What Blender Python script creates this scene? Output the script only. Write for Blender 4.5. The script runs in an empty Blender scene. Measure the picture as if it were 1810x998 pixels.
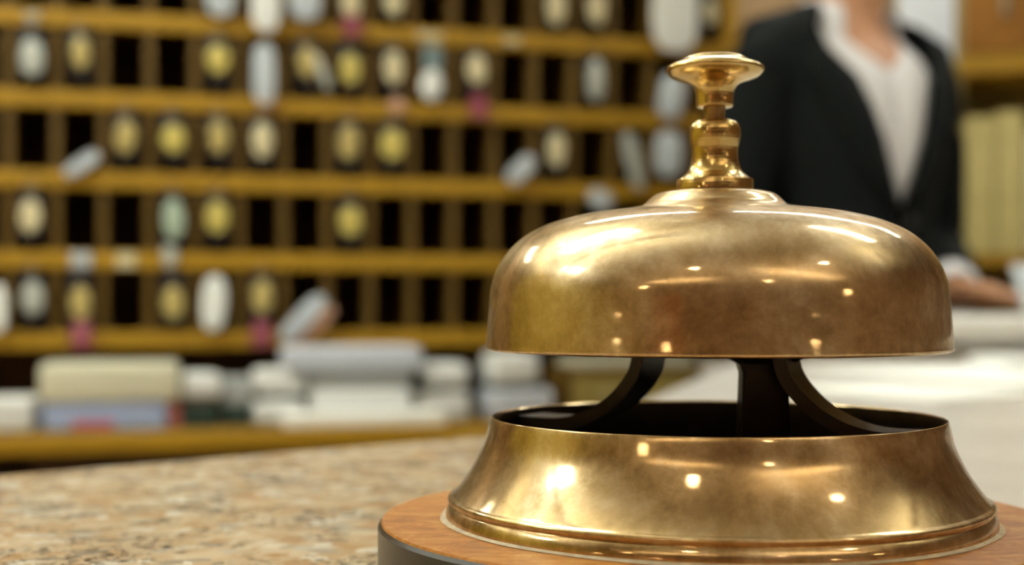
import bpy, bmesh, math, random
from mathutils import Vector, Matrix, noise

C = bpy.context.scene.collection
SC = bpy.context.scene
PI = math.pi
random.seed(7)

# ------------------------------------------------------------------ camera, world, exposure
CAMZ = 0.9625                     # the lens is 6 cm above the counter top (z = 0.90)
F = 2400.0                        # focal length in pixels of the 1810 px wide frame
cam_data = bpy.data.cameras.new('camera')
cam = bpy.data.objects.new('camera', cam_data)
C.objects.link(cam)
cam.location = (0, 0, CAMZ)
cam.rotation_euler = (PI / 2, 0, 0)
cam_data.sensor_width = 36.0
cam_data.lens = F / 1810 * 36.0
cam_data.shift_y = (540 - 499) / 1810.0
cam_data.clip_start = 0.01
cam_data.dof.use_dof = True
cam_data.dof.focus_distance = 0.282
cam_data.dof.aperture_fstop = cam_data.lens / 4.8
cam_data.dof.aperture_blades = 0
SC.camera = cam

world = bpy.data.worlds.new('world')
SC.world = world
world.use_nodes = True
world.node_tree.nodes['Background'].inputs[0].default_value = (0.9, 0.86, 0.78, 1)
world.node_tree.nodes['Background'].inputs[1].default_value = 0.3

SC.view_settings.view_transform = 'Standard'
SC.view_settings.look = 'None'
SC.view_settings.gamma = 1
SC.view_settings.use_curve_mapping = False
SC.view_settings.exposure = 0.55

FILL_POWER = 24.0                 # emission of the added fill uplighters
PANEL_POWER = 14.0                # emission of the ceiling light panels
SPOT_POWER = 260.0                # emission of the small halogen downlights
LOW_POWER = 80.0                  # emission of pendant and wall lamps

# ------------------------------------------------------------------ materials
def srgb(r, g, b):
    f = lambda c: (c / 255 / 12.92) if c / 255 <= 0.04045 else ((c / 255 + 0.055) / 1.055) ** 2.4
    return (f(r), f(g), f(b), 1)

def new_mat(name):
    m = bpy.data.materials.new(name)
    m.use_nodes = True
    nt = m.node_tree
    return m, nt, nt.nodes['Principled BSDF']

def nd(nt, typ, **kw):
    n = nt.nodes.new(typ)
    for k, v in kw.items():
        if k in n.inputs:
            n.inputs[k].default_value = v
        else:
            setattr(n, k, v)
    return n

def ramp(nt, src, stops):
    r = nt.nodes.new('ShaderNodeValToRGB')
    e = r.color_ramp.elements
    while len(e) < len(stops):
        e.new(0.5)
    for i, (p, c) in enumerate(stops):
        e[i].position = p
        e[i].color = c
    nt.links.new(src, r.inputs[0])
    return r.outputs[0]

def mix(nt, fac, a, b, mode='MIX'):
    m = nt.nodes.new('ShaderNodeMix')
    m.data_type = 'RGBA'
    m.blend_type = mode
    for s, v in ((m.inputs[0], fac), (m.inputs[6], a), (m.inputs[7], b)):
        if hasattr(v, 'links'):
            nt.links.new(v, s)
        else:
            s.default_value = v
    return m.outputs[2]

def coord(nt, scale=(1, 1, 1)):
    t = nt.nodes.new('ShaderNodeTexCoord')
    mp = nt.nodes.new('ShaderNodeMapping')
    mp.inputs['Scale'].default_value = scale
    nt.links.new(t.outputs['Object'], mp.inputs[0])
    return mp.outputs[0]

def noise_node(nt, vec, scale, detail=4, rough=0.55, dist=0.0):
    n = nd(nt, 'ShaderNodeTexNoise', Scale=scale, Detail=detail, Roughness=rough, Distortion=dist)
    nt.links.new(vec, n.inputs['Vector'])
    return n.outputs[0]

def plain(name, col, rough=0.5, metal=0.0, var=0.12, scale=30.0, bump=0.0, stretch=(1, 1, 1), spec=0.5, sheen=0.0):
    """A colour with soft procedural grain."""
    m, nt, b = new_mat(name)
    v = coord(nt, stretch)
    n = noise_node(nt, v, scale)
    lo = tuple(c * (1 - var) for c in col[:3]) + (1,)
    hi = tuple(min(1, c * (1 + var)) for c in col[:3]) + (1,)
    nt.links.new(ramp(nt, n, [(0.3, lo), (0.7, hi)]), b.inputs['Base Color'])
    b.inputs['Roughness'].default_value = rough
    b.inputs['Metallic'].default_value = metal
    b.inputs['Specular IOR Level'].default_value = spec
    if sheen:
        b.inputs['Sheen Weight'].default_value = sheen
    if bump:
        bp = nd(nt, 'ShaderNodeBump', Strength=bump, Distance=0.002)
        nt.links.new(n, bp.inputs['Height'])
        nt.links.new(bp.outputs[0], b.inputs['Normal'])
    return m

def emit(name, col, strength):
    m = bpy.data.materials.new(name)
    m.use_nodes = True
    nt = m.node_tree
    nt.nodes.clear()
    e = nd(nt, 'ShaderNodeEmission', Color=col, Strength=strength)
    o = nt.nodes.new('ShaderNodeOutputMaterial')
    nt.links.new(e.outputs[0], o.inputs[0])
    return m

def brass(name, c_lo, c_mid, c_hi, rough=(0.10, 0.42), haze=0.5, turned=False):
    """Handled brass: a polished lobe under a hazy tarnished one, cloudy patina, fine scratches."""
    m, nt, b = new_mat(name)
    v = coord(nt)
    n1 = noise_node(nt, v, 52, 8, 0.7, 0.15)
    n2 = noise_node(nt, v, 700, 6, 0.75)
    n3 = noise_node(nt, v, 14, 3, 0.5, 0.3)
    col = ramp(nt, n1, [(0.28, c_lo), (0.5, c_mid), (0.72, c_hi)])
    blot = ramp(nt, n3, [(0.42, (0, 0, 0, 1)), (0.66, (1, 1, 1, 1))])
    col = mix(nt, 0.15, col, blot, 'MULTIPLY')
    if turned:
        w = nd(nt, 'ShaderNodeTexWave', Scale=420.0, Distortion=1.5, Detail=2.0)
        w.bands_direction = 'Z'
        nt.links.new(v, w.inputs['Vector'])
        h = w.outputs[1]
    else:
        h = n2
    bp = nd(nt, 'ShaderNodeBump', Strength=0.05 if turned else 0.03, Distance=0.0004)
    nt.links.new(h, bp.inputs['Height'])
    b2 = nt.nodes.new('ShaderNodeBsdfPrincipled')
    for k, q in enumerate((b, b2)):
        nt.links.new(col, q.inputs['Base Color'])
        q.inputs['Metallic'].default_value = 1.0
        q.inputs['Roughness'].default_value = rough[k]
        nt.links.new(bp.outputs[0], q.inputs['Normal'])
    # the haze is thicker where the metal has been touched
    fr = nd(nt, 'ShaderNodeMapRange')
    fr.inputs['From Min'].default_value = 0.3
    fr.inputs['From Max'].default_value = 0.7
    fr.inputs['To Min'].default_value = max(0, haze - 0.3)
    fr.inputs['To Max'].default_value = min(1, haze + 0.3)
    nt.links.new(n1, fr.inputs['Value'])
    ms = nt.nodes.new('ShaderNodeMixShader')
    nt.links.new(fr.outputs[0], ms.inputs[0])
    nt.links.new(b.outputs[0], ms.inputs[1])
    nt.links.new(b2.outputs[0], ms.inputs[2])
    out = [q for q in nt.nodes if q.type == 'OUTPUT_MATERIAL'][0]
    nt.links.new(ms.outputs[0], out.inputs[0])
    return m

def wood(name, c1, c2, rough=0.4, scale=6.0, axis=(1, 12, 12), coat=0.0):
    m, nt, b = new_mat(name)
    v = coord(nt, axis)
    n = noise_node(nt, v, scale, 6, 0.6, 0.8)
    nt.links.new(ramp(nt, n, [(0.3, c1), (0.7, c2)]), b.inputs['Base Color'])
    b.inputs['Roughness'].default_value = rough
    b.inputs['Coat Weight'].default_value = coat
    bp = nd(nt, 'ShaderNodeBump', Strength=0.1, Distance=0.001)
    nt.links.new(n, bp.inputs['Height'])
    nt.links.new(bp.outputs[0], b.inputs['Normal'])
    return m

def granite(name):
    m, nt, b = new_mat(name)
    v = coord(nt)
    # warp the coordinates so the crystals are irregular
    wn = nd(nt, 'ShaderNodeTexNoise', Scale=110.0, Detail=4.0)
    nt.links.new(v, wn.inputs['Vector'])
    add = nd(nt, 'ShaderNodeVectorMath', operation='MULTIPLY_ADD')
    nt.links.new(wn.outputs[1], add.inputs[0])
    add.inputs[1].default_value = (0.009, 0.009, 0.009)
    nt.links.new(v, add.inputs[2])
    vo = nd(nt, 'ShaderNodeTexVoronoi', Scale=165.0)
    nt.links.new(add.outputs[0], vo.inputs['Vector'])
    sep = nt.nodes.new('ShaderNodeSeparateColor')
    nt.links.new(vo.outputs['Color'], sep.inputs[0])
    base = ramp(nt, sep.outputs[0], [(0.0, srgb(182, 140, 94)), (0.2, srgb(206, 180, 144)), (0.45, srgb(220, 202, 174)),
                                     (0.65, srgb(196, 166, 128)), (0.8, srgb(242, 236, 222)), (0.93, srgb(140, 130, 116))])
    big = noise_node(nt, v, 30, 5, 0.65)
    base = mix(nt, 0.3, base, ramp(nt, big, [(0.35, srgb(186, 150, 110)), (0.65, srgb(232, 218, 196))]), 'MIX')
    rust = ramp(nt, noise_node(nt, v, 90, 5, 0.65), [(0.57, (0, 0, 0, 1)), (0.66, (0.7, 0.7, 0.7, 1))])
    base = mix(nt, rust, base, srgb(182, 132, 70))
    # small dark mica grains, gathered in drifts
    grain = ramp(nt, noise_node(nt, v, 330, 4, 0.7, 0.6), [(0.50, (0, 0, 0, 1)), (0.56, (1, 1, 1, 1))])
    drift = ramp(nt, noise_node(nt, v, 38, 6, 0.75), [(0.48, (0, 0, 0, 1)), (0.57, (1, 1, 1, 1))])
    dk = mix(nt, 1.0, grain, drift, 'MULTIPLY')
    base = mix(nt, dk, base, srgb(58, 56, 54))
    nt.links.new(base, b.inputs['Base Color'])
    b.inputs['Roughness'].default_value = 0.25
    bp = nd(nt, 'ShaderNodeBump', Strength=0.04, Distance=0.0005)
    nt.links.new(vo.outputs['Distance'], bp.inputs['Height'])
    nt.links.new(bp.outputs[0], b.inputs['Normal'])
    return m

def paper(name, col, lines=700.0, dark=0.8):
    """Edges of stacked sheets: thin horizontal layers."""
    m, nt, b = new_mat(name)
    v = coord(nt)
    w = nd(nt, 'ShaderNodeTexWave', Scale=lines / 20, Distortion=1.2, Detail=2.0)
    w.bands_direction = 'Z'
    nt.links.new(v, w.inputs['Vector'])
    lo = tuple(c * dark for c in col[:3]) + (1,)
    nt.links.new(ramp(nt, w.outputs[1], [(0.2, lo), (0.6, col)]), b.inputs['Base Color'])
    b.inputs['Roughness'].default_value = 0.6
    return m

M = {}
M['dome'] = brass('brass dome', (0.46, 0.32, 0.14, 1), (0.62, 0.45, 0.24, 1), (0.80, 0.66, 0.46, 1), (0.07, 0.36), 0.55)
M['shell'] = brass('brass base', (0.42, 0.28, 0.12, 1), (0.60, 0.43, 0.22, 1), (0.80, 0.66, 0.46, 1), (0.07, 0.34), 0.5)
M['turned'] = brass('turned brass', (0.50, 0.35, 0.11, 1), (0.66, 0.47, 0.18, 1), (0.80, 0.60, 0.30, 1), (0.08, 0.25), 0.5, True)
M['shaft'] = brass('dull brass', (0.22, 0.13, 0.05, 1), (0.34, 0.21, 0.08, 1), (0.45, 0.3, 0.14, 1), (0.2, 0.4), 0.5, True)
M['bronze'] = plain('dark oxidised bronze', (0.035, 0.022, 0.012, 1), 0.38, 0.6, 0.35, 90, 0.15)
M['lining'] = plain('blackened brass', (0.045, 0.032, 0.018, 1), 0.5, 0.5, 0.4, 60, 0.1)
M['dust'] = plain('pale residue', srgb(190, 176, 150), 0.8, 0, 0.2, 300, 0.3)
M['granite'] = granite('polished granite')
M['marble'] = plain('pale marble', srgb(196, 191, 186), 0.3, 0, 0.14, 18)
M['rail'] = wood('golden oak', srgb(160, 120, 4), srgb(182, 138, 12), 0.6)
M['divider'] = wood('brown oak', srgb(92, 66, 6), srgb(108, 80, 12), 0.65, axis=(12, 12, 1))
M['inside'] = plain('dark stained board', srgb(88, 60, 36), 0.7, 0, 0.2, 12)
M['fascia'] = wood('walnut', srgb(58, 38, 16), srgb(74, 50, 22), 0.5)
M['tagdark'] = plain('dark leather', srgb(34, 28, 28), 0.4, 0, 0.2, 200, 0.2)
M['yellow'] = plain('yellow brass enamel', srgb(208, 190, 104), 0.35, 0.0, 0.1, 80)
M['gold'] = plain('gold medallion', srgb(192, 172, 108), 0.35, 0.0, 0.15, 80)
M['cream'] = plain('cream medallion', srgb(220, 208, 168), 0.35, 0.0, 0.1, 80)
M['silver'] = plain('silver medallion', srgb(190, 194, 186), 0.3, 0.1, 0.1, 80)
M['green'] = plain('pale green medallion', srgb(180, 198, 178), 0.35, 0.1, 0.1, 80)
M['white'] = plain('white card', srgb(240, 242, 238), 0.6, 0, 0.03, 60)
M['board'] = plain('enamelled board', srgb(236, 240, 250), 0.3, 0, 0.02, 20)
M['ledge'] = plain('white marble', srgb(228, 226, 222), 0.3, 0, 0.06, 18)
M['bluewhite'] = plain('bluish white card', srgb(198, 206, 214), 0.5, 0, 0.04, 60)
M['teal'] = plain('grey teal card', srgb(120, 138, 140), 0.5, 0, 0.05, 60)
M['pinkish'] = plain('pale pink card', srgb(206, 160, 130), 0.6, 0, 0.05, 60)
M['pink'] = plain('claret ribbon', srgb(130, 48, 66), 0.6, 0, 0.1, 60)
M['steel'] = plain('steel wire', srgb(150, 140, 120), 0.3, 0.9, 0.1, 60)
M['paper_white'] = paper('white sheets', srgb(238, 240, 238))
M['paper_blue'] = paper('bluish sheets', srgb(206, 212, 224))
M['paper_cream'] = paper('cream sheets', srgb(226, 222, 196))
M['paper_grey'] = paper('greyish sheets', srgb(176, 180, 180))
M['box_blue'] = plain('blue card', srgb(164, 180, 216), 0.5, 0, 0.05, 30)
M['binder'] = plain('dark green binder', srgb(38, 58, 52), 0.5, 0, 0.1, 30)
M['red'] = plain('faded red card', srgb(190, 110, 100), 0.5, 0, 0.1, 30)
M['magenta'] = plain('magenta print', srgb(196, 70, 110), 0.5, 0, 0.05, 30)
M['jacket'] = plain('black green wool', srgb(8, 13, 14), 0.85, 0, 0.15, 400, 0.2, spec=0.2)
M['trouser'] = plain('black wool', srgb(22, 24, 26), 0.8, 0, 0.15, 400, 0.2)
M['shirt'] = plain('white cotton', srgb(222, 220, 222), 0.7, 0, 0.04, 200, 0.1)
M['skin'] = plain('skin', srgb(196, 146, 112), 0.5, 0, 0.06, 25)
M['hair'] = plain('brown hair', srgb(58, 40, 28), 0.45, 0, 0.3, 60, 0.4, (6, 6, 1))
M['eye'] = plain('eye white', srgb(230, 226, 220), 0.2, 0, 0.02, 40)
M['iris'] = plain('iris', srgb(60, 42, 28), 0.2, 0, 0.2, 90)
M['lip'] = plain('lips', srgb(168, 92, 84), 0.4, 0, 0.05, 40)
M['leather'] = plain('black shoe leather', srgb(20, 18, 17), 0.3, 0, 0.2, 80)
M['floor'] = plain('floor stone', srgb(120, 96, 70), 0.35, 0, 0.15, 4)
M['ceiling'] = plain('ceiling plaster', srgb(236, 230, 216), 0.9, 0, 0.02, 4)
M['wall_tan'] = plain('tan plaster', srgb(150, 120, 84), 0.8, 0, 0.06, 5)
M['wall_gold'] = plain('ochre plaster', srgb(190, 170, 62), 0.8, 0, 0.06, 5)
M['wall_brown'] = wood('brown panelling', srgb(128, 92, 54), srgb(156, 116, 72), 0.5, 3, (8, 8, 1))
M['caramel'] = wood('caramel oak', srgb(150, 98, 18), srgb(168, 114, 28), 0.5, 3, (8, 8, 1))
M['door'] = wood('orange door veneer', srgb(186, 106, 24), srgb(206, 126, 36), 0.4, 3, (8, 8, 1))
M['khaki'] = plain('khaki board', srgb(206, 192, 128), 0.6, 0, 0.08, 20)
M['khaki_dark'] = plain('olive board', srgb(160, 142, 76), 0.6, 0, 0.08, 20)
M['lampmetal'] = plain('lamp metal', srgb(190, 180, 160), 0.35, 0.8, 0.1, 40)
M['panel_light'] = emit('light panel', (0.95, 1.0, 0.93, 1), PANEL_POWER)
M['fill_glow'] = emit('cool white fill', (0.94, 1.0, 0.89, 1), FILL_POWER)
M['warm_fill'] = emit('warm white fill', (1.0, 0.84, 0.62, 1), FILL_POWER)
M['spot_light'] = emit('halogen lens', (1.0, 0.86, 0.66, 1), SPOT_POWER)
M['low_light'] = emit('warm bulb', (1.0, 0.78, 0.5, 1), LOW_POWER)

# ------------------------------------------------------------------ mesh helpers
def finish(name, bm, mat, parent=None, smooth=True, angle=35):
    bmesh.ops.recalc_face_normals(bm, faces=bm.faces)
    me = bpy.data.meshes.new(name)
    bm.to_mesh(me)
    bm.free()
    if isinstance(mat, (list, tuple)):
        for x in mat:
            me.materials.append(x)
    else:
        me.materials.append(mat)
    if smooth:
        me.shade_smooth()
        try:
            me.set_sharp_from_angle(angle=math.radians(angle))
        except Exception:
            pass
    o = bpy.data.objects.new(name, me)
    C.objects.link(o)
    if parent:
        o.parent = parent
    return o

def tag(o, label, cat, group=None):
    o['label'] = label
    o['category'] = cat
    if group:
        o['group'] = group
    return o

def thing(name, label, cat, loc=(0, 0, 0), rz=0.0, group=None):
    o = bpy.data.objects.new(name, None)
    o.empty_display_size = 0.02
    C.objects.link(o)
    o.location = loc
    o.rotation_euler = (0, 0, rz)
    return tag(o, label, cat, group)

def struct(o):
    o['kind'] = 'structure'
    return o

def box(bm, cx, cy, cz, sx, sy, sz, bevel=0.0, rot=None, mi=0):
    r = bmesh.ops.create_cube(bm, size=1.0)
    vs = r['verts']
    for v in vs:
        v.co = Vector((v.co.x * sx, v.co.y * sy, v.co.z * sz))
    fs = list({f for v in vs for f in v.link_faces})
    if bevel > 0:
        es = list({e for v in vs for e in v.link_edges})
        rb = bmesh.ops.bevel(bm, geom=es, offset=bevel, segments=3, profile=0.6, affect='EDGES')
        vs = list({v for f in rb['faces'] for v in f.verts})
        fs = list({f for v in vs for f in v.link_faces})
        vs = list({v for f in fs for v in f.verts})
    for f in fs:
        f.material_index = mi
    for v in vs:
        if rot:
            v.co = rot @ v.co
        v.co += Vector((cx, cy, cz))
    return vs

def lathe(bm, prof, seg=96, center=(0, 0), closed=False):
    rings = []
    for r, z in prof:
        if r < 1e-6:
            rings.append([bm.verts.new((center[0], center[1], z))])
        else:
            rings.append([bm.verts.new((center[0] + r * math.cos(2 * PI * k / seg), center[1] + r * math.sin(2 * PI * k / seg), z)) for k in range(seg)])
    pairs = list(zip(rings, rings[1:]))
    if closed:
        pairs.append((rings[-1], rings[0]))
    for a, b in pairs:
        for k in range(seg):
            k2 = (k + 1) % seg
            if len(a) == 1 and len(b) == 1:
                continue
            if len(a) == 1:
                bm.faces.new((a[0], b[k], b[k2]))
            elif len(b) == 1:
                bm.faces.new((a[k], a[k2], b[0]))
            else:
                bm.faces.new((a[k], a[k2], b[k2], b[k]))

def spline(P, n=8):
    P = [Vector(p) for p in P]
    out = []
    for i in range(len(P) - 1):
        p0, p1, p2, p3 = P[max(i - 1, 0)], P[i], P[i + 1], P[min(i + 2, len(P) - 1)]
        for k in range(n):
            t = k / n
            out.append(0.5 * ((2 * p1) + (p2 - p0) * t + (2 * p0 - 5 * p1 + 4 * p2 - p3) * t * t + (3 * p1 - p0 - 3 * p2 + p3) * t ** 3))
    out.append(P[-1])
    return out

def spline2(P, n=8):
    return [(v.x, v.y) for v in spline([(a, b, 0) for a, b in P], n)]

def loft(bm, rings, cap=True, close=True, mi=0):
    """Rings of equal length, joined in order."""
    V = [[bm.verts.new(p) for p in r] for r in rings]
    n = len(V[0])
    for a, b in zip(V, V[1:]):
        for k in range(n if close else n - 1):
            f = bm.faces.new((a[k], a[(k + 1) % n], b[(k + 1) % n], b[k]))
            f.material_index = mi
    if cap and close:
        for r in (V[0], V[-1]):
            f = bm.faces.new(r)
            f.material_index = mi
    return V

def tube(bm, path, radii, seg=12, cap=True, mi=0, flat=1.0, up=Vector((0, 0, 1))):
    path = [Vector(p) for p in path]
    rings = []
    for i, p in enumerate(path):
        t = (path[min(i + 1, len(path) - 1)] - path[max(i - 1, 0)]).normalized()
        ref = up if abs(t.dot(up)) < 0.95 else Vector((0, 1, 0))
        a = t.cross(ref).normalized()
        b = a.cross(t).normalized()
        r = radii[i] if isinstance(radii, (list, tuple)) else radii
        rings.append([p + a * (r * math.cos(2 * PI * k / seg)) + b * (r * flat * math.sin(2 * PI * k / seg)) for k in range(seg)])
    loft(bm, rings, cap, True, mi)

def ellipsoid(bm, c, r, seg=20, rings=12):
    res = bmesh.ops.create_uvsphere(bm, u_segments=seg, v_segments=rings, radius=1.0)
    for v in res['verts']:
        v.co = Vector((v.co.x * r[0], v.co.y * r[1], v.co.z * r[2])) + Vector(c)

def copy_tree(o, parent=None):
    c = o.copy()
    C.objects.link(c)
    if parent:
        c.parent = parent
    for ch in list(o.children):
        copy_tree(ch, c)
    return c

# ------------------------------------------------------------------ the room
def slab(name, cx, cy, cz, sx, sy, sz, mat):
    bm = bmesh.new()
    box(bm, cx, cy, cz, sx, sy, sz)
    return struct(finish(name, bm, mat, smooth=False))

RX0, RX1, RY0, RY1, RZ = -4.0, 4.0, -4.5, 3.4, 2.75
slab('floor', 0, (RY0 + RY1) / 2, -0.05, RX1 - RX0 + 0.4, RY1 - RY0 + 0.4, 0.1, M['floor'])
slab('ceiling', 0, (RY0 + RY1) / 2, RZ + 0.05, RX1 - RX0 + 0.4, RY1 - RY0 + 0.4, 0.1, M['ceiling'])
slab('wall_back', 0, RY1 + 0.05, RZ / 2, RX1 - RX0 + 0.4, 0.1, RZ, M['wall_tan'])
slab('wall_front', 0, RY0 - 0.05, RZ / 2, RX1 - RX0 + 0.4, 0.1, RZ, M['wall_brown'])
slab('wall_left', RX0 - 0.05, (RY0 + RY1) / 2, RZ / 2, 0.1, RY1 - RY0, RZ, M['wall_gold'])
slab('wall_right', RX1 + 0.05, (RY0 + RY1) / 2, RZ / 2, 0.1, RY1 - RY0, RZ, M['wall_brown'])

# door in the wall behind the camera; the bell mirrors its orange veneer
bm = bmesh.new()
box(bm, -2.9, RY0 + 0.03, 1.1, 1.9, 0.06, 2.2)
for dx in (-0.48, 0.48):
    for cz in (0.6, 1.55):
        box(bm, -2.9 + dx, RY0 + 0.065, cz, 0.7, 0.02, 0.75, 0.006)
struct(finish('door_1', bm, M['door'], smooth=False))
bm = bmesh.new()
for dx in (-1.0, 1.0):
    box(bm, -2.9 + dx, RY0 + 0.05, 1.13, 0.1, 0.1, 2.26)
box(bm, -2.9, RY0 + 0.05, 2.31, 2.1, 0.1, 0.1)
struct(finish('trim_1', bm, M['fascia'], smooth=False))

# ceiling light panels
def light_panel(x, y, sx, sy, label):
    t = thing('ceiling_light', label, 'ceiling light', (x, y, RZ))
    bm = bmesh.new()
    for a, b, c, d in ((0, sy / 2, sx + 0.06, 0.03), (0, -sy / 2, sx + 0.06, 0.03), (sx / 2, 0, 0.03, sy), (-sx / 2, 0, 0.03, sy)):
        box(bm, a, b, -0.02, c, d, 0.04)
    finish('frame', bm, M['lampmetal'], t, smooth=False)
    bm = bmesh.new()
    box(bm, 0, 0, -0.015, sx, sy, 0.02)
    finish('diffuser', bm, M['panel_light'], t, smooth=False)

def fill_uplight(x, y, z, length, label, lamp='fill_glow'):
    """Added fill light, out of view: a suspended trough that brightens the ceiling."""
    t = thing('fill_uplight', label, 'added fill light', (x, y, z))
    bm = bmesh.new()
    box(bm, 0, 0, -0.02, length, 0.12, 0.012)
    for sy in (-0.06, 0.06):
        box(bm, 0, sy, 0.0, length, 0.006, 0.05)
    finish('trough', bm, M['ceiling'], t, smooth=False)
    bm = bmesh.new()
    box(bm, 0, 0, -0.006, length - 0.04, 0.09, 0.012)
    finish('fill_emitter', bm, M[lamp], t, smooth=False)
    for sx in (-length * 0.4, length * 0.4):
        bm = bmesh.new()
        tube(bm, [(sx, 0, -0.014), (sx, 0, RZ - z)], 0.004, 8)
        finish('hanger', bm, M['lampmetal'], t)

fill_uplight(-1.9, 1.9, 2.25, 3.6, 'long added fill uplighter nearest the key rack')  # fill lights added so the dome mirrors a bright, softly graded ceiling
fill_uplight(-1.9, 0.5, 2.25, 3.6, 'long added fill uplighter above the granite counter')
fill_uplight(2.2, 0.6, 2.25, 1.2, 'short added fill uplighter above the marble wing')
fill_uplight(1.9, -1.9, 2.3, 2.6, 'warm added fill uplighter in the lobby by the brown wall', 'warm_fill')  # this warm pair is added behind the camera to lift the brass
fill_uplight(-1.6, -2.9, 2.3, 2.2, 'warm added fill uplighter before the orange door', 'warm_fill')
light_panel(-1.05, 1.2, 1.3, 0.42, 'long white ceiling panel above the left end of the counter')
light_panel(-2.85, 0.4, 0.75, 0.75, 'square white ceiling panel nearest the ochre side wall')
light_panel(-2.1, 2.9, 1.1, 0.35, 'narrow white ceiling panel by the back wall left of the key rack')
light_panel(1.3, 1.3, 0.9, 0.25, 'short white ceiling panel above the marble ledge')
light_panel(0.9, 3.0, 2.6, 0.22, 'very long narrow ceiling panel in front of the back wall')

def downlight(x, y, label, r=0.035):
    t = thing('downlight', label, 'downlight', (x, y, RZ))
    bm = bmesh.new()
    lathe(bm, [(r + 0.025, 0), (r + 0.025, -0.012), (r, -0.015), (r, -0.004)], 24)
    finish('rim', bm, M['lampmetal'], t)
    bm = bmesh.new()
    lathe(bm, [(r, -0.006), (r * 0.6, -0.012), (0, -0.014)], 24)
    finish('lens', bm, M['spot_light'], t)

downlight(-0.63, -1.55, 'round halogen downlight behind the lens, nearest the middle')
downlight(1.70, -0.75, 'round halogen downlight over the end of the lobby by the brown wall')

def pendant(x, y, z, label, r=0.035):
    t = thing('pendant_lamp', label, 'pendant lamp', (x, y, RZ))
    h = RZ - z
    bm = bmesh.new()
    lathe(bm, [(0.05, 0), (0.05, -0.02), (0.004, -0.022), (0.004, -h + 0.06), (0.0, -h + 0.06)], 16)
    finish('cable', bm, M['lampmetal'], t)
    bm = bmesh.new()
    lathe(bm, [(0.0, -h + 0.075), (0.03, -h + 0.07), (0.075, -h), (0.07, -h), (0.026, -h + 0.06), (0, -h + 0.065)], 24)
    finish('shade', bm, M['lampmetal'], t)
    bm = bmesh.new()
    ellipsoid(bm, (0, 0, -h - 0.005), (r, r, r))
    finish('bulb', bm, M['low_light'], t)

pendant(-2.1, -2.0, 1.95, 'hanging lamp in front of the orange door')
pendant(0.95, -2.5, 2.35, 'hanging lamp right of the orange door, close to the ceiling')
pendant(2.75, -1.45, 1.62, 'low hanging lamp beside the brown panelled wall')
pendant(-3.1, -1.9, 1.2, 'lowest hanging lamp beside the ochre wall')
pendant(2.35, -2.6, 1.16, 'low hanging lamp in the far lobby corner')
pendant(-1.75, -2.7, 1.05, 'lowest hanging lamp before the orange door')

# ------------------------------------------------------------------ granite counter and marble ledge
CT = 0.90
counter = thing('reception_counter', 'beige speckled granite counter top that carries the brass bell', 'counter')
def slab_poly(name, outline, z0, z1, mat, parent, bev=0.004):
    bm = bmesh.new()
    lo = [bm.verts.new((x, y, z0)) for x, y in outline]
    hi = [bm.verts.new((x, y, z1)) for x, y in outline]
    bm.faces.new(hi)
    bm.faces.new(lo[::-1])
    n = len(outline)
    for i in range(n):
        bm.faces.new((lo[i], lo[(i + 1) % n], hi[(i + 1) % n], hi[i]))
    if bev:
        es = [e for e in bm.edges if all(abs(v.co.z - z1) < 1e-6 for v in e.verts)]
        bmesh.ops.bevel(bm, geom=es, offset=bev, segments=3, profile=0.5, affect='EDGES')
    return finish(name, bm, mat, parent, angle=50)
slab_poly('worktop', [(-1.35, -0.52), (-0.1885 - 0.1735 * 5.0, 0.50 - 0.152 * 5.0), (-0.1885, 0.50), (0.036, 0.698), (0.060, 0.70), (0.145, 0.42), (0.145, -0.52)], CT - 0.04, CT, M['granite'], counter)
slab_poly('marble_wing', [(0.1455, -0.52), (0.1455, 0.42), (0.0605, 0.70), (0.036, 0.699), (0.23, 1.43), (0.36, 1.90), (2.2, 1.90), (2.2, -0.52)], CT - 0.04, CT, M['marble'], counter, 0.0008)
n = 8
bm = bmesh.new()
inner = [(-1.25, -0.42), (-0.99, -0.30), (-0.21, 0.42), (0.07, 0.66), (0.28, 1.43), (0.40, 1.85), (2.1, 1.85), (2.1, -0.42)]
lo = [bm.verts.new((x, y, 0.0)) for x, y in inner]
hi = [bm.verts.new((x, y, CT - 0.04)) for x, y in inner]
bm.faces.new(hi)
bm.faces.new(lo[::-1])
for i in range(n):
    bm.faces.new((lo[i], lo[(i + 1) % n], hi[(i + 1) % n], hi[i]))
finish('cabinet_body', bm, M['fascia'], counter, smooth=False)

ledge = thing('marble_ledge', 'raised pale marble ledge before the person in the dark jacket', 'ledge', (0, 0, CT))
bm = bmesh.new()
box(bm, 1.10, 1.77, 0.038, 1.66, 0.52, 0.024, 0.006)
finish('ledge_top', bm, M['ledge'], ledge)
bm = bmesh.new()
box(bm, 1.12, 1.60, 0.013, 1.56, 0.10, 0.026)
finish('riser', bm, M['ledge'], ledge, smooth=False)

# ------------------------------------------------------------------ the brass call bell
AX, AY = 0.322 * math.sin(0.1481), 0.322 * math.cos(0.1481)
bell = thing('call_bell', 'large brass call bell with domed top on a round wooden base', 'bell', (AX, AY, CT))
ZB = CAMZ - CT                   # camera height in the bell's own frame
S = 1.313e-4
SZ = 1.327e-4
def pz(y):
    return ZB + (540 - y) * SZ

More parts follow.
